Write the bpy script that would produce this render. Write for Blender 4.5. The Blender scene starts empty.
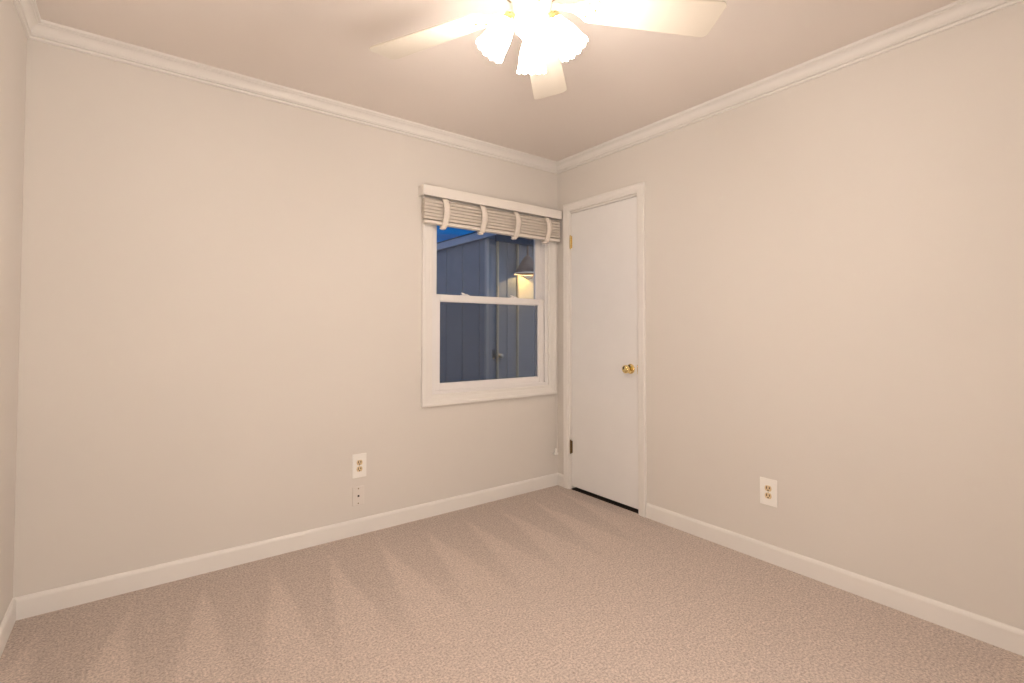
import bpy, bmesh, math, random
from mathutils import Vector, Matrix
random.seed(7)
scene = bpy.context.scene
C = scene.collection
PI = math.pi

# ------------------------------------------------------------------ camera
H = 2.44                                   # ceiling height
D, R, L, FR = 2.8207, 2.5628, -0.3787, -0.62   # back, right, left, front wall planes
F_PX, YAW, PITCH, ROLL, EYE = 497.956, 0.646147, 0.0248616, 0.0010745, 1.16258
cam_data = bpy.data.cameras.new('camera')
cam = bpy.data.objects.new('camera', cam_data); C.objects.link(cam)
cyw, syw, cp, sp = math.cos(YAW), math.sin(YAW), math.cos(PITCH), math.sin(PITCH)
fwd = Vector((syw*cp, cyw*cp, sp)); rgt = Vector((cyw, -syw, 0)); upv = rgt.cross(fwd)
r2 = math.cos(ROLL)*rgt + math.sin(ROLL)*upv
u2 = -math.sin(ROLL)*rgt + math.cos(ROLL)*upv
cam.matrix_world = Matrix(((r2.x, u2.x, -fwd.x, 0), (r2.y, u2.y, -fwd.y, 0), (r2.z, u2.z, -fwd.z, EYE), (0, 0, 0, 1)))
cam_data.sensor_width = 36.0; cam_data.sensor_fit = 'HORIZONTAL'
cam_data.lens = F_PX*36.0/1024.0
cam_data.shift_y = -23.315/1024.0
cam_data.clip_start = 0.02
scene.camera = cam

# ------------------------------------------------------------------ view, world
vs = scene.view_settings
scene.display_settings.display_device = 'sRGB'
vs.view_transform = 'Standard'; vs.look = 'None'; vs.gamma = 1.0; vs.use_curve_mapping = False
vs.exposure = 0.21
SHADE_POWER = 72.0                          # glow of the lit glass shades
LAMP_COLOR = (1.0, 0.865, 0.765)
FILL_W = 12.0                               # added fill lamp aimed at the ceiling, standing in for a bounced flash
fl = bpy.data.lights.new('ceiling_bounce_fill', 'AREA'); fl.shape = 'DISK'; fl.size = 0.9; fl.energy = FILL_W; fl.color = (1.0, 0.90, 0.82)
fo = bpy.data.objects.new('ceiling_bounce_fill', fl); C.objects.link(fo); fo.location = (0.40, -0.22, 0.50); fo.rotation_euler = (PI, 0, 0)
f2 = bpy.data.lights.new('soft_front_fill', 'AREA'); f2.shape = 'DISK'; f2.size = 0.6; f2.spread = math.radians(160); f2.energy = 13.0; f2.color = (1.0, 0.90, 0.82)  # second added fill behind the camera, evens out the lower walls
f2o = bpy.data.objects.new('soft_front_fill', f2); C.objects.link(f2o); f2o.location = (0.75, -0.45, 0.75)
f2o.rotation_euler = (Vector((0.55, 2.6, 0.15)) - f2o.location).to_track_quat('-Z', 'Y').to_euler()

world = bpy.data.worlds.new('dusk_sky'); scene.world = world
world.use_nodes = True
wt = world.node_tree; wt.nodes.clear()
def wn(t): return wt.nodes.new(t)
wo = wn('ShaderNodeOutputWorld'); bg = wn('ShaderNodeBackground'); tc = wn('ShaderNodeTexCoord')
sep = wn('ShaderNodeSeparateXYZ'); wt.links.new(tc.outputs['Generated'], sep.inputs[0])
# dusk: deep blue away from the afterglow, pale grey towards it (behind the house)
mr = wn('ShaderNodeMapRange'); mr.inputs[1].default_value = -0.3; mr.inputs[2].default_value = 0.75
wt.links.new(sep.outputs['Y'], mr.inputs[0])
rmp = wn('ShaderNodeValToRGB'); wt.links.new(mr.outputs[0], rmp.inputs[0])
rmp.color_ramp.elements[0].color = (0.66, 0.86, 1.18, 1); rmp.color_ramp.elements[0].position = 0.0
rmp.color_ramp.elements[1].color = (0.006, 0.095, 0.34, 1); rmp.color_ramp.elements[1].position = 0.8
mp = wn('ShaderNodeMapping'); mp.inputs['Scale'].default_value = (3, 3, 24)
wt.links.new(tc.outputs['Generated'], mp.inputs[0])
nz = wn('ShaderNodeTexNoise'); nz.inputs['Scale'].default_value = 2.0; nz.inputs['Detail'].default_value = 3
wt.links.new(mp.outputs[0], nz.inputs['Vector'])
cr = wn('ShaderNodeValToRGB'); wt.links.new(nz.outputs[0], cr.inputs[0])
cr.color_ramp.elements[0].position = 0.35; cr.color_ramp.elements[0].color = (0.4, 0.43, 0.5, 1)
cr.color_ramp.elements[1].position = 0.65; cr.color_ramp.elements[1].color = (1.6, 1.35, 1.2, 1)
mx = wn('ShaderNodeMix'); mx.data_type = 'RGBA'; mx.blend_type = 'MULTIPLY'; mx.inputs[0].default_value = 1
wt.links.new(rmp.outputs[0], mx.inputs[6]); wt.links.new(cr.outputs[0], mx.inputs[7])
wt.links.new(mx.outputs[2], bg.inputs[0]); bg.inputs[1].default_value = 1.0
wt.links.new(bg.outputs[0], wo.inputs[0])

# ------------------------------------------------------------------ materials
def mat(name, color, rough=0.5, metal=0.0, spec=0.5, noise=None, bump=None, emit=None):
    """noise=(scale, amount) mottles the colour; bump=(scale, strength, distance)"""
    m = bpy.data.materials.new(name); m.use_nodes = True
    nt = m.node_tree; b = nt.nodes['Principled BSDF']
    b.inputs['Base Color'].default_value = (*color, 1)
    b.inputs['Roughness'].default_value = rough; b.inputs['Metallic'].default_value = metal
    b.inputs['Specular IOR Level'].default_value = spec
    t = nt.nodes.new('ShaderNodeTexCoord')
    if noise:
        n = nt.nodes.new('ShaderNodeTexNoise'); n.inputs['Scale'].default_value = noise[0]; n.inputs['Detail'].default_value = 4
        nt.links.new(t.outputs['Object'], n.inputs['Vector'])
        r = nt.nodes.new('ShaderNodeValToRGB'); nt.links.new(n.outputs[0], r.inputs[0])
        a = noise[1]
        r.color_ramp.elements[0].position = 0.3; r.color_ramp.elements[1].position = 0.7
        r.color_ramp.elements[0].color = (*[c*(1-a) for c in color], 1)
        r.color_ramp.elements[1].color = (*[min(1, c*(1+a)) for c in color], 1)
        nt.links.new(r.outputs[0], b.inputs['Base Color'])
    if bump:
        n = nt.nodes.new('ShaderNodeTexNoise'); n.inputs['Scale'].default_value = bump[0]; n.inputs['Detail'].default_value = 3
        nt.links.new(t.outputs['Object'], n.inputs['Vector'])
        bp = nt.nodes.new('ShaderNodeBump'); bp.inputs['Strength'].default_value = bump[1]; bp.inputs['Distance'].default_value = bump[2]
        nt.links.new(n.outputs[0], bp.inputs['Height']); nt.links.new(bp.outputs[0], b.inputs['Normal'])
    if emit:
        b.inputs['Emission Color'].default_value = (*emit[0], 1); b.inputs['Emission Strength'].default_value = emit[1]
    return m

M = {}
M['wall'] = mat('greige_wall_paint', (0.70, 0.665, 0.62), 0.75, spec=0.25, noise=(2.0, 0.008), bump=(180, 0.04, 0.002))
M['ceiling'] = mat('ceiling_paint', (0.80, 0.74, 0.69), 0.9, spec=0.1, noise=(2.0, 0.008))
M['trim'] = mat('white_trim_paint', (0.80, 0.775, 0.74), 0.38, spec=0.4, noise=(6, 0.01))
M['door'] = mat('white_door_paint', (0.80, 0.79, 0.78), 0.42, spec=0.4, noise=(5, 0.012), bump=(60, 0.03, 0.002))
M['vinyl'] = mat('white_vinyl', (0.80, 0.78, 0.77), 0.35, noise=(8, 0.008))
M['slat'] = mat('cream_slat', (0.66, 0.60, 0.53), 0.55, noise=(22, 0.05))
M['rail'] = mat('cream_bottom_rail', (0.72, 0.665, 0.60), 0.5, noise=(22, 0.03))
M['valance'] = mat('cream_valance', (0.80, 0.765, 0.72), 0.45, noise=(9, 0.015))
M['tape'] = mat('cream_cloth_tape', (0.80, 0.73, 0.66), 0.9, noise=(300, 0.08), bump=(500, 0.4, 0.001))
M['brass'] = mat('polished_brass', (0.85, 0.68, 0.32), 0.14, metal=1.0, noise=(20, 0.06))
M['dull_brass'] = mat('dull_bronze', (0.20, 0.13, 0.06), 0.35, metal=0.9, noise=(30, 0.2))
M['fan_white'] = mat('cream_fan_enamel', (0.64, 0.585, 0.50), 0.35, noise=(7, 0.01))
M['plate'] = mat('white_cover_plate', (0.88, 0.86, 0.82), 0.3, noise=(30, 0.01))
M['painted_plate'] = mat('wall_painted_plate', (0.72, 0.675, 0.63), 0.6, noise=(30, 0.01))
M['ivory'] = mat('aged_ivory_plastic', (0.70, 0.55, 0.34), 0.35, noise=(40, 0.05))
M['dark'] = mat('dark_socket_hole', (0.015, 0.012, 0.01), 0.7, noise=(30, 0.1))
M['screw'] = mat('steel_screw', (0.55, 0.50, 0.44), 0.3, metal=1.0, noise=(40, 0.05))
M['siding'] = mat('grey_board_siding', (0.19, 0.21, 0.25), 0.75, noise=(5, 0.08), bump=(40, 0.2, 0.004))
M['siding_trim'] = mat('grey_siding_trim', (0.32, 0.32, 0.33), 0.7, noise=(5, 0.06))
M['fascia'] = mat('blue_grey_fascia', (0.33, 0.37, 0.46), 0.6, noise=(6, 0.05))
M['roof_eave_shade'] = mat('dark_shingles_and_eave_shade', (0.03, 0.035, 0.05), 0.9, noise=(30, 0.3))
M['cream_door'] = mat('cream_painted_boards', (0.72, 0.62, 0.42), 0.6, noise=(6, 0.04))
M['tan_trim'] = mat('tan_painted_trim', (0.46, 0.38, 0.26), 0.6, noise=(6, 0.04))
M['rust'] = mat('brown_enamelled_steel', (0.10, 0.055, 0.045), 0.5, noise=(14, 0.15))
M['enamel'] = mat('white_enamel_rim', (0.8, 0.77, 0.7), 0.4, noise=(14, 0.02))
M['paving'] = mat('concrete_paving', (0.22, 0.21, 0.20), 0.9, noise=(4, 0.2), bump=(60, 0.3, 0.005))
M['gap_shade'] = mat('door_gap_shade', (0.02, 0.012, 0.008), 0.7, noise=(20, 0.2))
M['closet'] = mat('closet_paint', (0.35, 0.33, 0.30), 0.8, noise=(3, 0.02))

# carpet: frieze pile with the vacuum cleaner's light and dark wedges along the back wall
def carpet_mat():
    m = bpy.data.materials.new('beige_frieze_carpet'); m.use_nodes = True
    nt = m.node_tree; b = nt.nodes['Principled BSDF']; N = nt.nodes.new; K = nt.links.new
    b.inputs['Roughness'].default_value = 1.0; b.inputs['Specular IOR Level'].default_value = 0.05
    b.inputs['Sheen Weight'].default_value = 0.15; b.inputs['Sheen Roughness'].default_value = 0.6
    t = N('ShaderNodeTexCoord')
    n1 = N('ShaderNodeTexNoise'); n1.inputs['Scale'].default_value = 115; n1.inputs['Detail'].default_value = 5; n1.inputs['Roughness'].default_value = 0.75
    K(t.outputs['Object'], n1.inputs['Vector'])
    n2 = N('ShaderNodeTexNoise'); n2.inputs['Scale'].default_value = 26; n2.inputs['Detail'].default_value = 3
    K(t.outputs['Object'], n2.inputs['Vector'])
    r1 = N('ShaderNodeValToRGB'); K(n1.outputs[0], r1.inputs[0])
    base = (0.53, 0.445, 0.39)
    r1.color_ramp.elements[0].position = 0.36; r1.color_ramp.elements[0].color = (*[c*0.60 for c in base], 1)
    r1.color_ramp.elements[1].position = 0.64; r1.color_ramp.elements[1].color = (*[c*1.36 for c in base], 1)
    def math_(op, a, b_=None, c=None, clamp=False):
        x = N('ShaderNodeMath'); x.operation = op; x.use_clamp = clamp
        for i, v in enumerate((a, b_, c)):
            if v is None: continue
            if isinstance(v, (int, float)): x.inputs[i].default_value = v
            else: K(v, x.inputs[i])
        return x.outputs[0]
    # the strokes wobble a little
    nw = N('ShaderNodeTexNoise'); nw.inputs['Scale'].default_value = 3.2; nw.inputs['Detail'].default_value = 2
    K(t.outputs['Object'], nw.inputs['Vector'])
    wob = math_('MULTIPLY', math_('SUBTRACT', nw.outputs[0], 0.5), 0.06)
    s = N('ShaderNodeSeparateXYZ'); K(t.outputs['Object'], s.inputs[0])
    X, Y = s.outputs['X'], s.outputs['Y']
    T = math_('SUBTRACT', 2.76, math_('ADD', Y, wob))                      # distance in front of the wedge tips
    xs = math_('ADD', math_('ADD', X, math_('MULTIPLY', T, 0.11)), wob)     # strokes lean
    u = math_('DIVIDE', math_('ADD', math_('SUBTRACT', xs, 0.276), 0.1365 + 2.73), 0.273)
    fr = math_('FRACT', u)
    dist = math_('MULTIPLY', math_('ABSOLUTE', math_('SUBTRACT', fr, 0.5)), 0.273)
    half = math_('MULTIPLY', math_('MAXIMUM', T, 0.0), 0.135)
    wedge = math_('MULTIPLY_ADD', math_('SUBTRACT', half, dist), 32.0, 0.0, clamp=True)
    near = math_('MULTIPLY_ADD', math_('SUBTRACT', 1.15, T), 1.7, 0.0, clamp=True)   # strokes run out towards the room
    val = math_('MULTIPLY', math_('SUBTRACT', wedge, 0.62), near)
    v = math_('ADD', math_('MULTIPLY_ADD', val, 0.14, 1.0), math_('MULTIPLY', math_('SUBTRACT', n2.outputs[0], 0.5), 0.26))
    hs = N('ShaderNodeHueSaturation'); K(v, hs.inputs['Value']); K(r1.outputs[0], hs.inputs['Color'])
    K(hs.outputs[0], b.inputs['Base Color'])
    bp = N('ShaderNodeBump'); bp.inputs['Strength'].default_value = 0.4; bp.inputs['Distance'].default_value = 0.006
    K(n1.outputs[0], bp.inputs['Height']); K(bp.outputs[0], b.inputs['Normal'])
    return m
M['carpet'] = carpet_mat()

def glass_mat(name, tint, refl=0.06):
    m = bpy.data.materials.new(name); m.use_nodes = True; nt = m.node_tree; nt.nodes.clear()
    o = nt.nodes.new('ShaderNodeOutputMaterial'); tr = nt.nodes.new('ShaderNodeBsdfTransparent'); gl = nt.nodes.new('ShaderNodeBsdfGlossy')
    mix = nt.nodes.new('ShaderNodeMixShader'); lw = nt.nodes.new('ShaderNodeFresnel'); lw.inputs[0].default_value = 1.45
    tr.inputs[0].default_value = (*tint, 1); gl.inputs['Roughness'].default_value = 0.0
    nt.links.new(lw.outputs[0], mix.inputs[0]); nt.links.new(tr.outputs[0], mix.inputs[1]); nt.links.new(gl.outputs[0], mix.inputs[2])
    nt.links.new(mix.outputs[0], o.inputs[0]); return m
M['glass'] = glass_mat('window_glass', (0.94, 0.96, 0.96))

def screen_mat():
    m = bpy.data.materials.new('insect_screen_mesh'); m.use_nodes = True; nt = m.node_tree
    b = nt.nodes['Principled BSDF']; b.inputs['Base Color'].default_value = (0.05, 0.065, 0.095, 1); b.inputs['Roughness'].default_value = 0.7
    o = nt.nodes['Material Output']; tr = nt.nodes.new('ShaderNodeBsdfTransparent'); mix = nt.nodes.new('ShaderNodeMixShader')
    mix.inputs[0].default_value = 0.24
    nt.links.new(tr.outputs[0], mix.inputs[1]); nt.links.new(b.outputs[0], mix.inputs[2]); nt.links.new(mix.outputs[0], o.inputs[0]); return m
M['screen'] = screen_mat()

def lit_mat(name, color, power):
    m = bpy.data.materials.new(name); m.use_nodes = True; nt = m.node_tree
    b = nt.nodes['Principled BSDF']; b.inputs['Base Color'].default_value = (0.9, 0.88, 0.85, 1); b.inputs['Roughness'].default_value = 0.4
    b.inputs['Emission Color'].default_value = (*color, 1); b.inputs['Emission Strength'].default_value = power; return m
M['shade'] = lit_mat('lit_frosted_glass', LAMP_COLOR, SHADE_POWER)
M['bulb'] = lit_mat('lit_bulb', (1.0, 0.85, 0.72), SHADE_POWER)
M['porch_bulb'] = lit_mat('lit_porch_bulb', (1.0, 0.70, 0.28), 60.0)

# ------------------------------------------------------------------ mesh helpers
def link(name, bm, m, parent=None, smooth=False, bevel=None):
    me = bpy.data.meshes.new(name)
    bmesh.ops.recalc_face_normals(bm, faces=bm.faces)
    bm.to_mesh(me); bm.free()
    o = bpy.data.objects.new(name, me); C.objects.link(o)
    me.materials.append(m)
    if smooth:
        for p in me.polygons: p.use_smooth = True
    if bevel:
        md = o.modifiers.new('edge', 'BEVEL'); md.width = bevel[0]; md.segments = bevel[1]; md.limit_method = 'ANGLE'; md.angle_limit = math.radians(40)
    if parent:
        o.parent = parent
        o.matrix_parent_inverse = Matrix.Identity(4)
        # meshes are drawn in world coordinates: bring them into the parent's frame
        chain = parent; off = Vector((0, 0, 0))
        while chain: off += chain.location; chain = chain.parent
        for v in me.vertices: v.co -= off
    return o
def box(bm, x0, x1, y0, y1, z0, z1):
    v = [bm.verts.new(p) for p in ((x0,y0,z0),(x1,y0,z0),(x1,y1,z0),(x0,y1,z0),(x0,y0,z1),(x1,y0,z1),(x1,y1,z1),(x0,y1,z1))]
    for f in ((0,1,2,3),(4,7,6,5),(0,4,5,1),(1,5,6,2),(2,6,7,3),(3,7,4,0)): bm.faces.new([v[i] for i in f])
    return v
def B(*boxes):
    bm = bmesh.new()
    for b in boxes: box(bm, *b)
    return bm
def frame_from(axis):
    a = Vector(axis).normalized(); t = Vector((0,0,1)) if abs(a.z) < 0.9 else Vector((1,0,0))
    x = t.cross(a).normalized(); y = a.cross(x); return a, x, y
def lathe(bm, origin, axis, prof, n=32, close=True, wave=None):
    """prof: list of (distance along axis, radius); wave=(count, amp) scallops the last ring"""
    a, x, y = frame_from(axis); o = Vector(origin); rings = []
    for i, (d, r) in enumerate(prof):
        ring = []
        for k in range(n):
            th = 2*PI*k/n; rr = r; dd = d
            if wave and i >= len(prof)-wave[2]: dd = d + wave[1]*math.cos(wave[0]*th)
            ring.append(bm.verts.new(o + a*dd + (x*math.cos(th) + y*math.sin(th))*rr))
        rings.append(ring)
    for p, q in zip(rings, rings[1:]):
        for k in range(n): bm.faces.new((p[k], p[(k+1)%n], q[(k+1)%n], q[k]))
    if close:
        bm.faces.new(rings[0]); bm.faces.new(rings[-1])
    return bm
def tube(bm, pts, r, n=10):
    pts = [Vector(p) for p in pts]; rings = []
    for i, p in enumerate(pts):
        d = (pts[min(i+1, len(pts)-1)] - pts[max(i-1, 0)]).normalized(); a, x, y = frame_from(d)
        rings.append([bm.verts.new(p + (x*math.cos(2*PI*k/n) + y*math.sin(2*PI*k/n))*r) for k in range(n)])
    for p, q in zip(rings, rings[1:]):
        # match the nearest starting vertex so the tube does not twist
        off = min(range(n), key=lambda k: (q[k].co - p[0].co).length)
        q[:] = q[off:] + q[:off]
        for k in range(n): bm.faces.new((p[k], p[(k+1)%n], q[(k+1)%n], q[k]))
    bm.faces.new(rings[0]); bm.faces.new(rings[-1])
    return bm
def sweep(bm, prof, p0, p1, nrm, m0=0.0, m1=0.0):
    """prof: (out from the wall, z) loop swept from p0 to p1; nrm points into the room; m0, m1 mitre the ends"""
    p0, p1, nrm = Vector(p0), Vector(p1), Vector(nrm); d = (p1-p0).normalized()
    a = [bm.verts.new(p0 + nrm*o + Vector((0,0,z)) + d*(m0*o)) for o, z in prof]
    b = [bm.verts.new(p1 + nrm*o + Vector((0,0,z)) - d*(m1*o)) for o, z in prof]
    n = len(prof)
    for i in range(n): bm.faces.new((a[i], a[(i+1)%n], b[(i+1)%n], b[i]))
    bm.faces.new(a); bm.faces.new(b)
    return bm
def picture_frame(bm, to3, x0, x1, z0, z1, prof, bottom=True):
    """mitred casing round the rectangle x0..x1, z0..z1; prof: (away from opening, out from wall); to3(x, out, z)"""
    cs = [(x0,z0,-1,-1),(x0,z1,-1,1),(x1,z1,1,1),(x1,z0,1,-1)]
    rings = []
    for i, (x, z, sx, sz) in enumerate(cs):
        if not bottom and i in (0, 3): sz = 0
        rings.append([bm.verts.new(to3(x + sx*w, o, z + sz*w)) for w, o in prof])
    n = len(prof); pairs = [(0,1),(1,2),(2,3)] + ([(3,0)] if bottom else [])
    for i, j in pairs:
        for k in range(n): bm.faces.new((rings[i][k], rings[i][(k+1)%n], rings[j][(k+1)%n], rings[j][k]))
    if not bottom:
        bm.faces.new(rings[0]); bm.faces.new(rings[3])
    return bm
def props(o, label=None, cat=None, group=None, kind=None):
    if label: o['label'] = label
    if cat: o['category'] = cat
    if group: o['group'] = group
    if kind: o['kind'] = kind
    return o
def thing(name, label, cat, loc, group=None, kind=None):
    o = bpy.data.objects.new(name, None); C.objects.link(o); o.location = loc
    o.empty_display_size = 0.05
    return props(o, label, cat, group, kind)
def struct(name, bm, m, label, cat, **kw):
    return props(link(name, bm, m, **kw), label, cat, None, 'structure')

# ------------------------------------------------------------------ room shell
WX0, WX1, WZ0, WZ1 = 1.478, 2.474, 0.745, 1.99          # window hole
DY0, DY1, DZ1 = 2.049, 2.690, 2.046                      # door hole
WT = 0.14
struct('floor', B((L-WT, R+0.9, FR-WT, D+WT, -0.12, 0.0)), M['carpet'], 'beige frieze carpet with vacuum cleaner wedges along the back wall', 'carpet')
struct('ceiling', B((L-WT, R+0.9, FR-WT, D+WT, H, H+0.12)), M['ceiling'], 'plain painted ceiling above the fan', 'ceiling')
struct('wall_back', B((L-WT, WX0, D, D+WT, 0, H), (WX1, R+0.9, D, D+WT, 0, H), (WX0, WX1, D, D+WT, 0, WZ0), (WX0, WX1, D, D+WT, WZ1, H)),
       M['wall'], 'long greige wall holding the window', 'wall')
struct('wall_right', B((R, R+0.12, FR-WT, DY0, 0, H), (R, R+0.12, DY1, D, 0, H), (R, R+0.12, DY0, DY1, DZ1, H)), M['wall'], 'greige wall holding the white door', 'wall')
struct('wall_left', B((L-WT, L, FR-WT, D, 0, H)), M['wall'], 'greige wall sliver at the left edge, without openings', 'wall')
struct('wall_front', B((L, R, FR-WT, FR, 0, H)), M['wall'], 'greige wall behind the camera', 'wall')
struct('wall_closet', B((R+0.85, R+0.9, 1.6, D, 0, H), (R+0.12, R+0.85, 1.55, 1.6, 0, H)), M['closet'], 'dark closet walls behind the closed white door', 'wall')

# crown moulding: (out, z) with a bead, a cove and two lower steps
cd, co = 0.0757, 0.0464
crown = [(0,0),(0,-cd),(0.009,-cd),(0.012,-cd+0.003),(0.012,-cd+0.009),(0.0065,-cd+0.0115),(0.0065,-cd+0.0135),(0.0155,-cd+0.0155),(0.0155,-cd+0.0205),(0.009,-cd+0.0225)]
for k in range(9):
    t = k/8*PI/2
    crown.append((0.0125 + 0.0245*(1-math.cos(t)), -cd + 0.025 + 0.034*math.sin(t)))
crown += [(0.037,-0.0135),(0.0435,-0.0125),(0.0455,-0.011),(co,-0.007),(co,0)]
base_h, base_t = 0.0887, 0.0119
basep = [(0,0),(base_t,0),(base_t,base_h-0.016),(base_t-0.0015,base_h-0.009),(base_t-0.004,base_h-0.004),(base_t-0.008,base_h),(0,base_h)]
def molding(name, prof, segs, label, cat, z):
    bm = bmesh.new()
    for s in segs: sweep(bm, prof, *s)
    for v in bm.verts: v.co.z += z
    return struct(name, bm, M['trim'], label, cat)
molding('trim_1', crown, [((L,D,0),(R,D,0),(0,-1,0),1,1)], 'white crown moulding along the window wall', 'crown moulding', H)
molding('trim_2', crown, [((R,FR,0),(R,D,0),(-1,0,0),1,1)], 'white crown moulding along the door wall', 'crown moulding', H)
molding('trim_3', crown, [((L,FR,0),(L,D,0),(1,0,0),1,1)], 'white crown moulding along the left wall', 'crown moulding', H)
molding('trim_4', crown, [((L,FR,0),(R,FR,0),(0,1,0),1,1)], 'white crown moulding on the wall behind the camera', 'crown moulding', H)
molding('baseboard_back', basep, [((L,D,0),(R,D,0),(0,-1,0),1,1)], 'white baseboard under the window wall', 'baseboard', 0)
molding('baseboard_right', basep, [((R,FR,0),(R,1.993,0),(-1,0,0),1,0)], 'white baseboard right of the door', 'baseboard', 0)
molding('baseboard_corner', basep, [((R,2.748,0),(R,D,0),(-1,0,0),0,1)], 'short white baseboard stub between door casing and corner', 'baseboard', 0)
molding('baseboard_left', basep, [((L,FR,0),(L,D,0),(1,0,0),1,1)], 'white baseboard along the left wall', 'baseboard', 0)
molding('baseboard_front', basep, [((L,FR,0),(R,FR,0),(0,1,0),1,1)], 'white baseboard behind the camera', 'baseboard', 0)

# ------------------------------------------------------------------ window
win = thing('window_1', 'white double-hung window at dusk, lower half screened, beside the door', 'window', (0.5*(WX0+WX1), D, WZ0), kind='structure')
cas = [(0,0),(0,0.010),(0.006,0.0125),(0.020,0.0125),(0.026,0.015),(0.050,0.017),(0.056,0.021),(0.068,0.021),(0.072,0.018),(0.072,0)]
def back3(x, o, z): return Vector((x, D-o, z))
link('window_casing', picture_frame(bmesh.new(), back3, 1.490, 2.465, 0.758, 1.975, cas), M['trim'], win)
fx0, fx1, fz0, fz1 = 1.478, 2.474, 0.745, 1.99
def ring_boxes(x0, x1, z0, z1, w, y0, y1, wb=None, wt=None):
    wb = w if wb is None else wb; wt = w if wt is None else wt
    return [(x0,x0+w,y0,y1,z0,z1),(x1-w,x1,y0,y1,z0,z1),(x0+w,x1-w,y0,y1,z0,z0+wb),(x0+w,x1-w,y0,y1,z1-wt,z1)]
link('window_frame', B(*ring_boxes(fx0, fx1, fz0, fz1, 0.034, D+0.004, D+0.015), *ring_boxes(fx0, fx1, fz0, fz1, 0.026, D+0.015, D+0.137),
     (fx0+0.026, fx0+0.034, D+0.046, D+0.056, fz0+.026, fz1-.026), (fx1-0.034, fx1-0.026, D+0.046, D+0.056, fz0+.026, fz1-.026)), M['vinyl'], win, bevel=(0.002, 2))
ux0, ux1 = 1.5045, 2.4475
# lower sash (inner track), upper sash (outer track)
ls = link('lower_sash', B(*ring_boxes(1.513, 2.439, 0.772, 1.396, 0.046, D+0.017, D+0.045, 0.046, 0.043)), M['vinyl'], win, bevel=(0.003, 2))
link('glazing_bead', B(*ring_boxes(1.556, 2.396, 0.815, 1.356, 0.008, D+0.024, D+0.038)), M['vinyl'], ls, bevel=(0.002, 1))
link('glass_pane', B((1.557, 2.395, D+0.030, D+0.034, 0.816, 1.355)), M['glass'], ls)
us = link('upper_sash', B(*ring_boxes(1.5045, 2.4475, 1.352, 1.963, 0.052, D+0.058, D+0.086, 0.043, 0.046)), M['vinyl'], win, bevel=(0.003, 2))
link('glass_pane', B((1.555, 2.397, D+0.070, D+0.074, 1.394, 1.918)), M['glass'], us)
for x in (1.757, 2.166):
    bm = bmesh.new(); lathe(bm, (x, D+0.034, 1.396), (0,0,1), [(0,0.021),(0.006,0.021),(0.010,0.017)], 20)
    box(bm, x-0.030, x+0.030, D+0.022, D+0.044, 1.3955, 1.4015)
    sl = link('sash_lock', bm, M['vinyl'], win, bevel=(0.0015, 1))
    bm = bmesh.new(); tube(bm, [(x, D+0.034, 1.405), (x-0.016, D+0.028, 1.409), (x-0.034, D+0.024, 1.411)], 0.0045, 8)
    link('latch_lever', bm, M['vinyl'], sl, smooth=True)
sf = link('screen_frame', B(*ring_boxes(1.5045, 2.4475, 0.772, 1.385, 0.016, D+0.108, D+0.118)), M['vinyl'], win)
link('screen_mesh', B((1.519, 2.433, D+0.1125, D+0.1135, 0.787, 1.370)), M['screen'], sf)

# ------------------------------------------------------------------ door
door = thing('door_1', 'white flat slab door with brass knob, closed, beside the window', 'door', (R, 0.5*(DY0+DY1), 0), kind='structure')
dcas = [(0,0),(0,0.010),(0.005,0.0125),(0.012,0.0125),(0.017,0.0155),(0.040,0.0165),(0.046,0.019),(0.054,0.019),(0.057,0.016),(0.057,0)]
def right3(y, o, z): return Vector((R-o, y, z))
link('door_casing', picture_frame(bmesh.new(), right3, DY0+0.006, DY1-0.006, 0.0, DZ1+0.004, dcas, bottom=False), M['trim'], door)
# jamb lining and stop inside the hole
link('door_jamb', B((R+0.0005, R+0.119, DY0+0.001, DY0+0.014, 0, DZ1-0.001), (R+0.0005, R+0.119, DY1-0.014, DY1-0.001, 0, DZ1-0.001), (R+0.0005, R+0.119, DY0+0.014, DY1-0.014, DZ1-0.014, DZ1-0.001)), M['trim'], door)
sl0, sl1 = DY0+0.017, DY1-0.0165
link('gap_shade', B((R+0.002, R+0.115, DY0+0.015, DY1-0.015, 0.0005, 0.006)), M['gap_shade'], door)  # dark strip that paints the shade in the gap under the door
slab = link('door_panel', B((R+0.003, R+0.038, sl0, sl1, 0.026, DZ1-0.0165)), M['door'], door, bevel=(0.002, 2))
kx, ky, kz = R+0.003, 2.122, 0.915
kb = bmesh.new()
lathe(kb, (kx, ky, kz), (-1,0,0), [(0,0.012),(0.022,0.0105),(0.028,0.013),(0.033,0.020),(0.040,0.0255),(0.048,0.0275),(0.056,0.026),(0.062,0.021),(0.065,0.013),(0.066,0.004)], 32)
knob = link('door_knob', kb, M['brass'], slab, smooth=True)
kb = bmesh.new(); lathe(kb, (kx, ky, kz), (-1,0,0), [(0,0.0325),(0.003,0.0325),(0.007,0.028),(0.009,0.020)], 32)
link('rosette', kb, M['brass'], slab, smooth=True)
link('latch_plate', B((R-0.0016, R+0.020, sl0-0.0027, sl0-0.0003, kz-0.030, kz+0.030)), M['brass'], slab)
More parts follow.
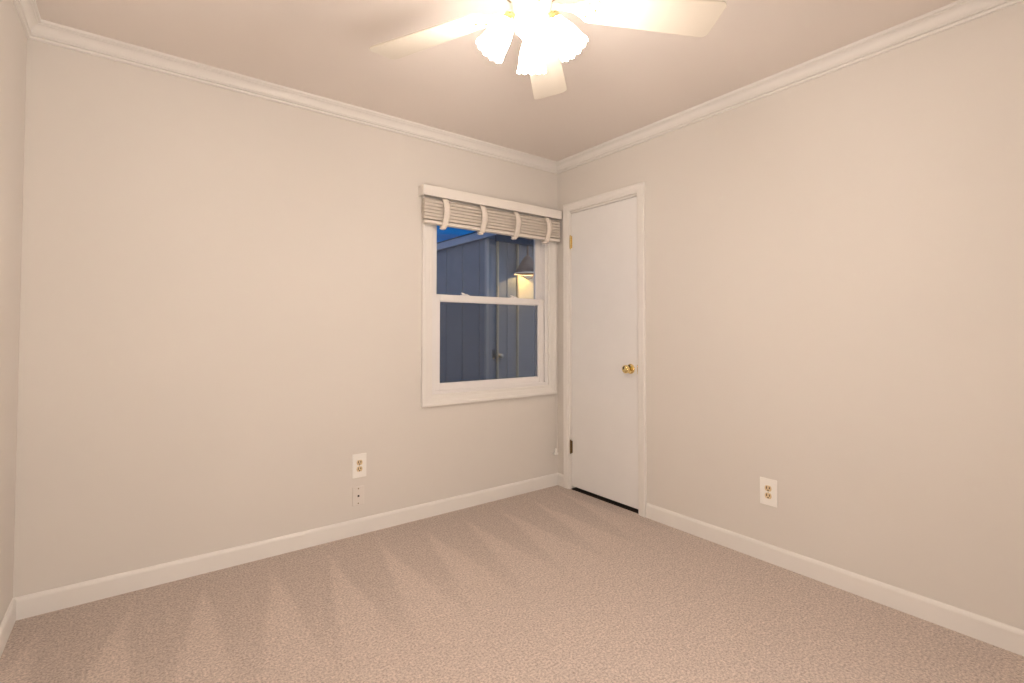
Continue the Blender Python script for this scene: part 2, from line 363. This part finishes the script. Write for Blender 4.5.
for z, m in ((1.818, 'brass'), (0.311, 'dull_brass')):
    hb = bmesh.new(); y = DY1-0.0155
    for k in range(5):
        lathe(hb, (R-0.0045, y, z-0.045+k*0.018), (0,0,1), [(0.0006,0.0058),(0.0174,0.0058)], 14)
    lathe(hb, (R-0.0045, y, z+0.045), (0,0,1), [(0,0.0045),(0.003,0.0058),(0.007,0.003)], 14)
    lathe(hb, (R-0.0045, y, z-0.045), (0,0,-1), [(0,0.0045),(0.003,0.0058),(0.007,0.003)], 14)
    box(hb, R-0.001, R+0.0025, y-0.012, y+0.012, z-0.044, z+0.044)
    hg = link('door_hinge', hb, M[m], door)
    hg['label'] = 'bright brass hinge near the top' if m == 'brass' else 'darkened hinge near the floor'

# ------------------------------------------------------------------ ceiling fan
FX, FY, FZ = 0.983, 1.202, 2.200
fan = thing('ceiling_fan', 'white five-blade ceiling fan with four lit frosted glass shades', 'ceiling fan', (FX, FY, H))
bm = bmesh.new(); lathe(bm, (FX,FY,H-0.0005), (0,0,-1), [(0,0.072),(0.012,0.072),(0.040,0.052),(0.050,0.030)], 40); link('ceiling_canopy', bm, M['fan_white'], fan, smooth=True)
bm = bmesh.new(); lathe(bm, (FX,FY,H-0.045), (0,0,-1), [(0,0.014),(0.075,0.014)], 20); link('downrod', bm, M['brass'], fan, smooth=True)
bm = bmesh.new(); lathe(bm, (FX,FY,2.345), (0,0,-1), [(0,0.022),(0.012,0.060),(0.030,0.090),(0.050,0.098),(0.088,0.098),(0.104,0.085),(0.118,0.070),(0.135,0.062)], 48); link('motor_housing', bm, M['fan_white'], fan, smooth=True)
bm = bmesh.new(); lathe(bm, (FX,FY,2.226), (0,0,-1), [(0,0.0985),(0.006,0.1005),(0.012,0.0985)], 48)
for v in bm.verts: v.co.z += 0.034
link('motor_band', bm, M['brass'], fan, smooth=True)
def blade_mesh():
    """one paddle blade along +x, pitched, with rounded corners"""
    bm = bmesh.new(); r0, r1, w0, w1, rc = 0.165, 0.629, 0.056, 0.0745, 0.022
    out = []
    def corner(cx, cy, a0):
        for k in range(7):
            a = a0 + k/6*PI/2; out.append((cx + rc*math.cos(a), cy + rc*math.sin(a)))
    corner(r1-rc, w1-rc, 0); 
    rc = 0.040
    corner(r0+rc, w0-rc, PI/2); corner(r0+rc, -w0+rc, PI)
    rc = 0.022
    corner(r1-rc, -w1+rc, 3*PI/2)
    top = [bm.verts.new((x, y, 0.003)) for x, y in out]; bot = [bm.verts.new((x, y, -0.003)) for x, y in out]
    bm.faces.new(top); bm.faces.new(bot[::-1]); n = len(out)
    for i in range(n): bm.faces.new((top[i], top[(i+1)%n], bot[(i+1)%n], bot[i]))
    return bm
def iron_mesh():
    """ornate bracket: an arm from the motor that spreads into a three-screw foot under the blade"""
    bm = bmesh.new()
    pts = [(0.058,0.012),(0.10,0.010),(0.14,0.016),(0.170,0.034),(0.196,0.040),(0.214,0.030),(0.222,0.012)]
    out = pts + [(x,-y) for x, y in pts[::-1]]
    top = [bm.verts.new((x, y, -0.0032)) for x, y in out]; bot = [bm.verts.new((x, y, -0.0072)) for x, y in out]
    bm.faces.new(top); bm.faces.new(bot[::-1]); n = len(out)
    for i in range(n): bm.faces.new((top[i], top[(i+1)%n], bot[(i+1)%n], bot[i]))
    return bm
def screw_mesh(x, y):
    return lathe(bmesh.new(), (x,y,-0.007), (0,0,-1), [(0,0.0048),(0.002,0.0042),(0.0032,0.002)], 10)
def local(name, bm, m, parent, mtx, **kw):
    for v in bm.verts: v.co = mtx @ v.co
    return link(name, bm, m, parent, **kw)
for k in range(5):
    th = 2.008 - k*2*PI/5
    mtx = Matrix.Translation((FX,FY,FZ)) @ Matrix.Rotation(th, 4, 'Z') @ Matrix.Rotation(-0.201, 4, 'X')
    bl = local('fan_blade', blade_mesh(), M['fan_white'], fan, mtx, bevel=(0.0015, 2))
    ir = local('blade_bracket', iron_mesh(), M['fan_white'], bl, mtx)
    for x, y in ((0.182,0.024),(0.182,-0.024),(0.208,0.0)): local('bracket_screw', screw_mesh(x, y), M['dull_brass'], bl, mtx)
bm = bmesh.new(); lathe(bm, (FX,FY,2.212), (0,0,-1), [(0,0.060),(0.010,0.064),(0.040,0.064),(0.058,0.052),(0.070,0.040),(0.082,0.034),(0.090,0.018),(0.096,0.006)], 40)
link('light_kit_housing', bm, M['fan_white'], fan, smooth=True)
az0 = math.atan2(FY, FX)
for k in range(4):
    a = az0 + k*PI/2; e = Vector((math.cos(a), math.sin(a), 0)); dn = Vector((0,0,-1)); P0 = Vector((FX,FY,0))
    tilt = math.radians(34); ax = e*math.sin(tilt) + dn*math.cos(tilt)
    neck = P0 + e*0.068 + Vector((0,0,2.146))
    bm = bmesh.new(); tube(bm, [P0+e*0.045+Vector((0,0,2.166)), P0+e*0.058+Vector((0,0,2.172)), P0+e*0.064+Vector((0,0,2.166)), neck-ax*0.012], 0.008, 12)
    arm = link('lamp_arm', bm, M['brass'], fan, smooth=True)
    bm = bmesh.new(); lathe(bm, neck-ax*0.018, ax, [(0,0.012),(0.003,0.020),(0.010,0.0265),(0.024,0.0275),(0.028,0.0265)], 28); link('shade_holder', bm, M['brass'], arm, smooth=True)
    prof = [(0.004,0.0240),(0.016,0.0250),(0.030,0.0290),(0.046,0.0350),(0.064,0.0400),(0.082,0.0425),(0.096,0.0445),(0.108,0.0470),(0.116,0.0500)]
    inner = [(d, r-0.0025) for d, r in prof[::-1]]
    bm = bmesh.new(); n0 = 72
    lathe(bm, neck, ax, prof, n0, close=False, wave=(12, 0.0036, 1))
    sh = link('lamp_shade', bm, M['shade'], fan, smooth=True)
    md = sh.modifiers.new('glass_thickness', 'SOLIDIFY'); md.thickness = 0.0025; md.offset = -1
    bm = bmesh.new(); lathe(bm, neck, ax, [(0.004,0.010),(0.022,0.012),(0.036,0.018),(0.052,0.0225),(0.066,0.020),(0.076,0.011),(0.079,0.003)], 20)
    link('light_bulb', bm, M['bulb'], sh, smooth=True)

# ------------------------------------------------------------------ wooden blind over the window
bl_x0, bl_x1 = 1.397, 2.536
blind = thing('window_blind', 'raised cream wooden blind with cloth tapes and valance over the window', 'blind', (0.5*(bl_x0+bl_x1), D, 2.05))
link('valance', B((bl_x0-0.005, bl_x1+0.003, D-0.075, D-0.063, 1.998, 2.062), (bl_x0-0.005, bl_x0+0.007, D-0.063, D-0.001, 1.998, 2.062), (bl_x1-0.009, bl_x1+0.003, D-0.063, D-0.001, 1.998, 2.062)), M['valance'], blind, bevel=(0.003, 2))
link('headrail', B((bl_x0+0.012, bl_x1-0.012, D-0.060, D-0.0215, 2.006, 2.054)), M['slat'], blind)
bm = bmesh.new(); z = 1.855; k = 0
while z < 1.982:
    dy = random.uniform(-0.0015, 0.0015); dx = random.uniform(-0.002, 0.002); tl = random.uniform(-0.0006, 0.0006)
    v = box(bm, bl_x0+0.008+dx, bl_x1-0.002+dx, D-0.062+dy, D-0.0235+dy, z, z+0.0040)
    for q in (v[1], v[2], v[5], v[6]): q.co.z += tl
    k += 1
    z += 0.0043 if k % 4 else 0.0078
link('slat_stack', bm, M['slat'], blind)
link('bottom_rail', B((bl_x0+0.008, bl_x1-0.002, D-0.063, D-0.0225, 1.828, 1.850)), M['rail'], blind, bevel=(0.005, 3))
for x in (1.545, 1.829, 2.111, 2.396):
    bm = bmesh.new(); W = 0.021
    path = []
    for j in range(15):
        t = j/14; path.append((D - 0.065 - 0.034*math.sin(PI*t)**0.9, 1.996 - t*(1.996-1.826)))
    path += [(D-0.063, 1.8185), (D-0.055, 1.8150), (D-0.040, 1.8180), (D-0.034, 1.8262)]
    pr = []
    for y, zz in path: pr.append([bm.verts.new((x-W, y, zz)), bm.verts.new((x-0.5*W, y-0.0015, zz)), bm.verts.new((x+0.5*W, y-0.0015, zz)), bm.verts.new((x+W, y, zz))])
    for a, b in zip(pr, pr[1:]):
        for i in range(3): bm.faces.new((a[i], a[i+1], b[i+1], b[i]))
    tp = link('ladder_tape', bm, M['tape'], blind, smooth=True)
    md = tp.modifiers.new('cloth', 'SOLIDIFY'); md.thickness = 0.0016; md.offset = 1
    bm = bmesh.new(); lathe(bm, (x-0.004, D-0.048, 1.8165), (0,0,-1), [(0,0.016),(0.004,0.021),(0.010,0.021),(0.014,0.014)], 18)
    link('tape_button', bm, M['tape'], tp, smooth=True)
cx_, cy_ = 2.519, D-0.0305
bm = bmesh.new(); tube(bm, [(cx_, cy_, 2.003), (cx_, cy_, 1.2), (cx_+0.004, cy_+0.004, 0.6), (cx_+0.010, cy_+0.012, 0.275)], 0.0013, 6)
cord = link('lift_cord', bm, M['valance'], blind, smooth=True)
bm = B((2.512, 2.546, D-0.026, D-0.0002, 0.232, 0.246)); lathe(bm, (2.529, D-0.016, 0.279), (0,0,-1), [(0,0.004),(0.006,0.009),(0.036,0.011),(0.040,0.006)], 16)
link('cord_tensioner', bm, M['plate'], cord, bevel=(0.002, 2))

# ------------------------------------------------------------------ outlets and phone jack
def wall_map(origin, right, out):
    o, r, n = Vector(origin), Vector(right), Vector(out)
    return Matrix(((r.x, 0, n.x, o.x), (r.y, 0, n.y, o.y), (r.z, 1, n.z, o.z), (0, 0, 0, 1)))     # local (u, v, out)
def outlet(mtx, w, h, label):
    o = thing('wall_outlet', label, 'outlet', mtx.translation, 'duplex wall outlets')
    local('cover_plate', B((-w/2, w/2, -h/2, h/2, 0.0002, 0.006)), M['plate'], o, mtx, bevel=(0.004, 3))
    for s in (1, -1):
        bm = bmesh.new(); cy = s*0.0185
        prof = []
        for k in range(28):
            a = 2*PI*k/28; prof.append((0.0170*math.cos(a), cy + max(-0.0140, min(0.0140, 0.0180*math.sin(a)))))
        a_ = [bm.verts.new((x, y, 0.004)) for x, y in prof]; b_ = [bm.verts.new((x*0.97, cy+(y-cy)*0.97, 0.0082)) for x, y in prof]
        for i in range(28): bm.faces.new((a_[i], a_[(i+1)%28], b_[(i+1)%28], b_[i]))
        bm.faces.new(b_); bm.faces.new(a_)
        rc = local('receptacle', bm, M['ivory'], o, mtx)
        for x, hh in ((-0.0070, 0.0062), (0.0070, 0.0050)):
            local('blade_slot', B((x-0.0020, x+0.0020, cy+0.003-hh, cy+0.003+hh, 0.0080, 0.0085)), M['dark'], rc, mtx)
        bm = bmesh.new(); lathe(bm, (0, cy-0.0095, 0.0080), (0,0,1), [(0,0.0034),(0.0006,0.0034)], 14)
        local('ground_hole', bm, M['dark'], rc, mtx)
    bm = bmesh.new(); lathe(bm, (0,0,0.0058), (0,0,1), [(0,0.0034),(0.0010,0.0032),(0.0016,0.0018)], 14); local('screw', bm, M['screw'], o, mtx)
    return o
outlet(wall_map((1.0315, D, 0.389), (1,0,0), (0,-1,0)), 0.0825, 0.135, 'white duplex outlet on the window wall above the painted jack plate')
outlet(wall_map((R, 1.243, 0.350), (0,-1,0), (-1,0,0)), 0.086, 0.134, 'white duplex outlet on the wall with the door, above baseboard')
mt = wall_map((1.0265, D, 0.2185), (1,0,0), (0,-1,0))
jk = thing('phone_jack', 'small wall-coloured phone jack plate just below the window-wall outlet', 'phone jack', mt.translation)
local('cover_plate', B((-0.034, 0.034, -0.0535, 0.0535, 0.0002, 0.006)), M['painted_plate'], jk, mt, bevel=(0.003, 3))
bm = B((-0.008, 0.008, -0.008, 0.008, 0.0058, 0.0075)); sk = local('jack_surround', bm, M['painted_plate'], jk, mt)
local('socket_hole', B((-0.0055, 0.0055, -0.0055, 0.0055, 0.0074, 0.0078)), M['dark'], sk, mt)
for s in (1, -1):
    bm = bmesh.new(); lathe(bm, (0, s*0.0415, 0.0058), (0,0,1), [(0,0.0036),(0.0012,0.0034),(0.0018,0.0018)], 14); local('screw', bm, M['dull_brass'], jk, mt)

# ------------------------------------------------------------------ outside: shed with a porch lamp
GZ = -0.15
struct('ground', B((-6, 14, D+WT+0.001, 16, GZ-0.1, GZ)), M['paving'], 'dark paving outside between house and shed', 'ground')
SX, SY, EZ = 3.388, 5.0, 2.29
shed = thing('shed', 'grey board-sided shed seen through the window at dusk', 'shed', (SX, SY, GZ))
link('side_wall', B((SX, SX+0.1, SY+0.1, SY+4.0, GZ, EZ)), M['siding'], shed)
link('facade_wall', B((SX, SX+3.2, SY, SY+0.1, GZ, EZ)), M['siding'], shed)
bt = bmesh.new()
for y in (5.172, 5.575, 5.995, 6.40, 6.80, 7.2): box(bt, SX-0.012, SX-0.0002, y-0.016, y+0.016, GZ, EZ)
link('batten_strips', bt, M['siding'], shed)
link('corner_trim', B((SX-0.014, SX-0.0005, SY-0.014, SY+0.03, GZ, EZ), (SX-0.0005, SX+0.022, SY-0.014, SY-0.0005, GZ, EZ)), M['siding_trim'], shed)
for x, m in ((3.538, 'tan_trim'), (3.848, 'tan_trim')):
    link('door_trim', B((x-0.010, x+0.010, SY-0.03, SY-0.0005, GZ, EZ-0.02)), M[m], shed)
link('batten_strip', B((3.690, 3.715, SY-0.012, SY-0.0005, GZ, EZ-0.02)), M['siding'], shed)
link('roof_fascia', B((SX-0.05, SX-0.03, SY-0.24, SY+4.0, EZ-0.005, EZ+0.085)), M['fascia'], shed)
link('eave_beam', B((SX-0.03, SX+3.4, SY-0.24, SY-0.215, EZ-0.075, EZ+0.085)), M['roof_eave_shade'], shed)  # front fascia on the shaded side, its shade put into the dark colour
link('soffit', B((SX-0.03, SX+3.4, SY-0.215, SY+4.0, EZ+0.0005, EZ+0.012)), M['fascia'], shed)
link('roof_deck', B((SX-0.055, SX+3.42, SY-0.25, SY+4.0, EZ+0.0855, EZ+0.098)), M['roof_eave_shade'], shed)
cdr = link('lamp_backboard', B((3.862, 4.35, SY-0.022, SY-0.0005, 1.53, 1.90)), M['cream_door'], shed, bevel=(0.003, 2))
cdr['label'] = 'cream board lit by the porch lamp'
bm = bmesh.new(); lathe(bm, (3.575, SY-0.0005, 0.853), (0,-1,0), [(0,0.030),(0.006,0.030),(0.010,0.012),(0.032,0.012),(0.040,0.026),(0.054,0.030),(0.066,0.022),(0.070,0.006)], 20)
link('shed_knob', bm, M['screw'], shed, smooth=True)
link('door_latch', B((3.470, 3.500, SY-0.020, SY-0.0005, 0.83, 0.93)), M['roof_eave_shade'], shed)

lx, ly, lz = 3.862, SY-0.20, 1.872
lamp = thing('porch_lamp', 'brown cone-shaped porch lamp glowing under the shed eave', 'lamp', (lx, ly, EZ))
bm = bmesh.new(); lathe(bm, (lx,ly,lz), (0,0,1), [(0,0.165),(0.10,0.105),(0.19,0.050),(0.21,0.030),(0.225,0.016)], 36, close=False)
sd = link('cone_shade', bm, M['rust'], lamp, smooth=True); md = sd.modifiers.new('sheet', 'SOLIDIFY'); md.thickness = 0.004
bm = bmesh.new(); lathe(bm, (lx,ly,lz-0.010), (0,0,1), [(0,0.164),(0,0.172),(0.010,0.172),(0.012,0.164),(0,0.164)], 36, close=False); link('shade_rim', bm, M['enamel'], lamp)
bm = bmesh.new(); tube(bm, [(lx,ly,lz+0.20), (lx,ly,lz+0.30), (lx,ly,EZ-0.002)], 0.013, 10); lathe(bm, (lx,ly,EZ-0.001), (0,0,-1), [(0,0.05),(0.012,0.05),(0.018,0.03)], 20)
link('hanging_stem', bm, M['rust'], lamp, smooth=True)
bm = bmesh.new(); tube(bm, [(lx-0.10,ly,lz-0.004), (lx-0.06,ly-0.01,lz-0.055), (lx,ly-0.01,lz-0.075), (lx+0.06,ly-0.01,lz-0.055), (lx+0.10,ly,lz-0.004)], 0.005, 6); link('bulb_guard', bm, M['rust'], lamp, smooth=True)
bm = bmesh.new(); lathe(bm, (lx,ly,lz+0.205), (0,0,-1), [(0,0.014),(0.02,0.018),(0.045,0.034),(0.07,0.032),(0.085,0.018),(0.09,0.004)], 20); link('lamp_bulb', bm, M['porch_bulb'], lamp, smooth=True)
pl = bpy.data.lights.new('porch_glow', 'POINT'); pl.energy = 10; pl.color = (1.0, 0.66, 0.26); pl.shadow_soft_size = 0.03
po = bpy.data.objects.new('porch_glow', pl); C.objects.link(po); po.location = (lx, ly, lz+0.105); po.parent = None
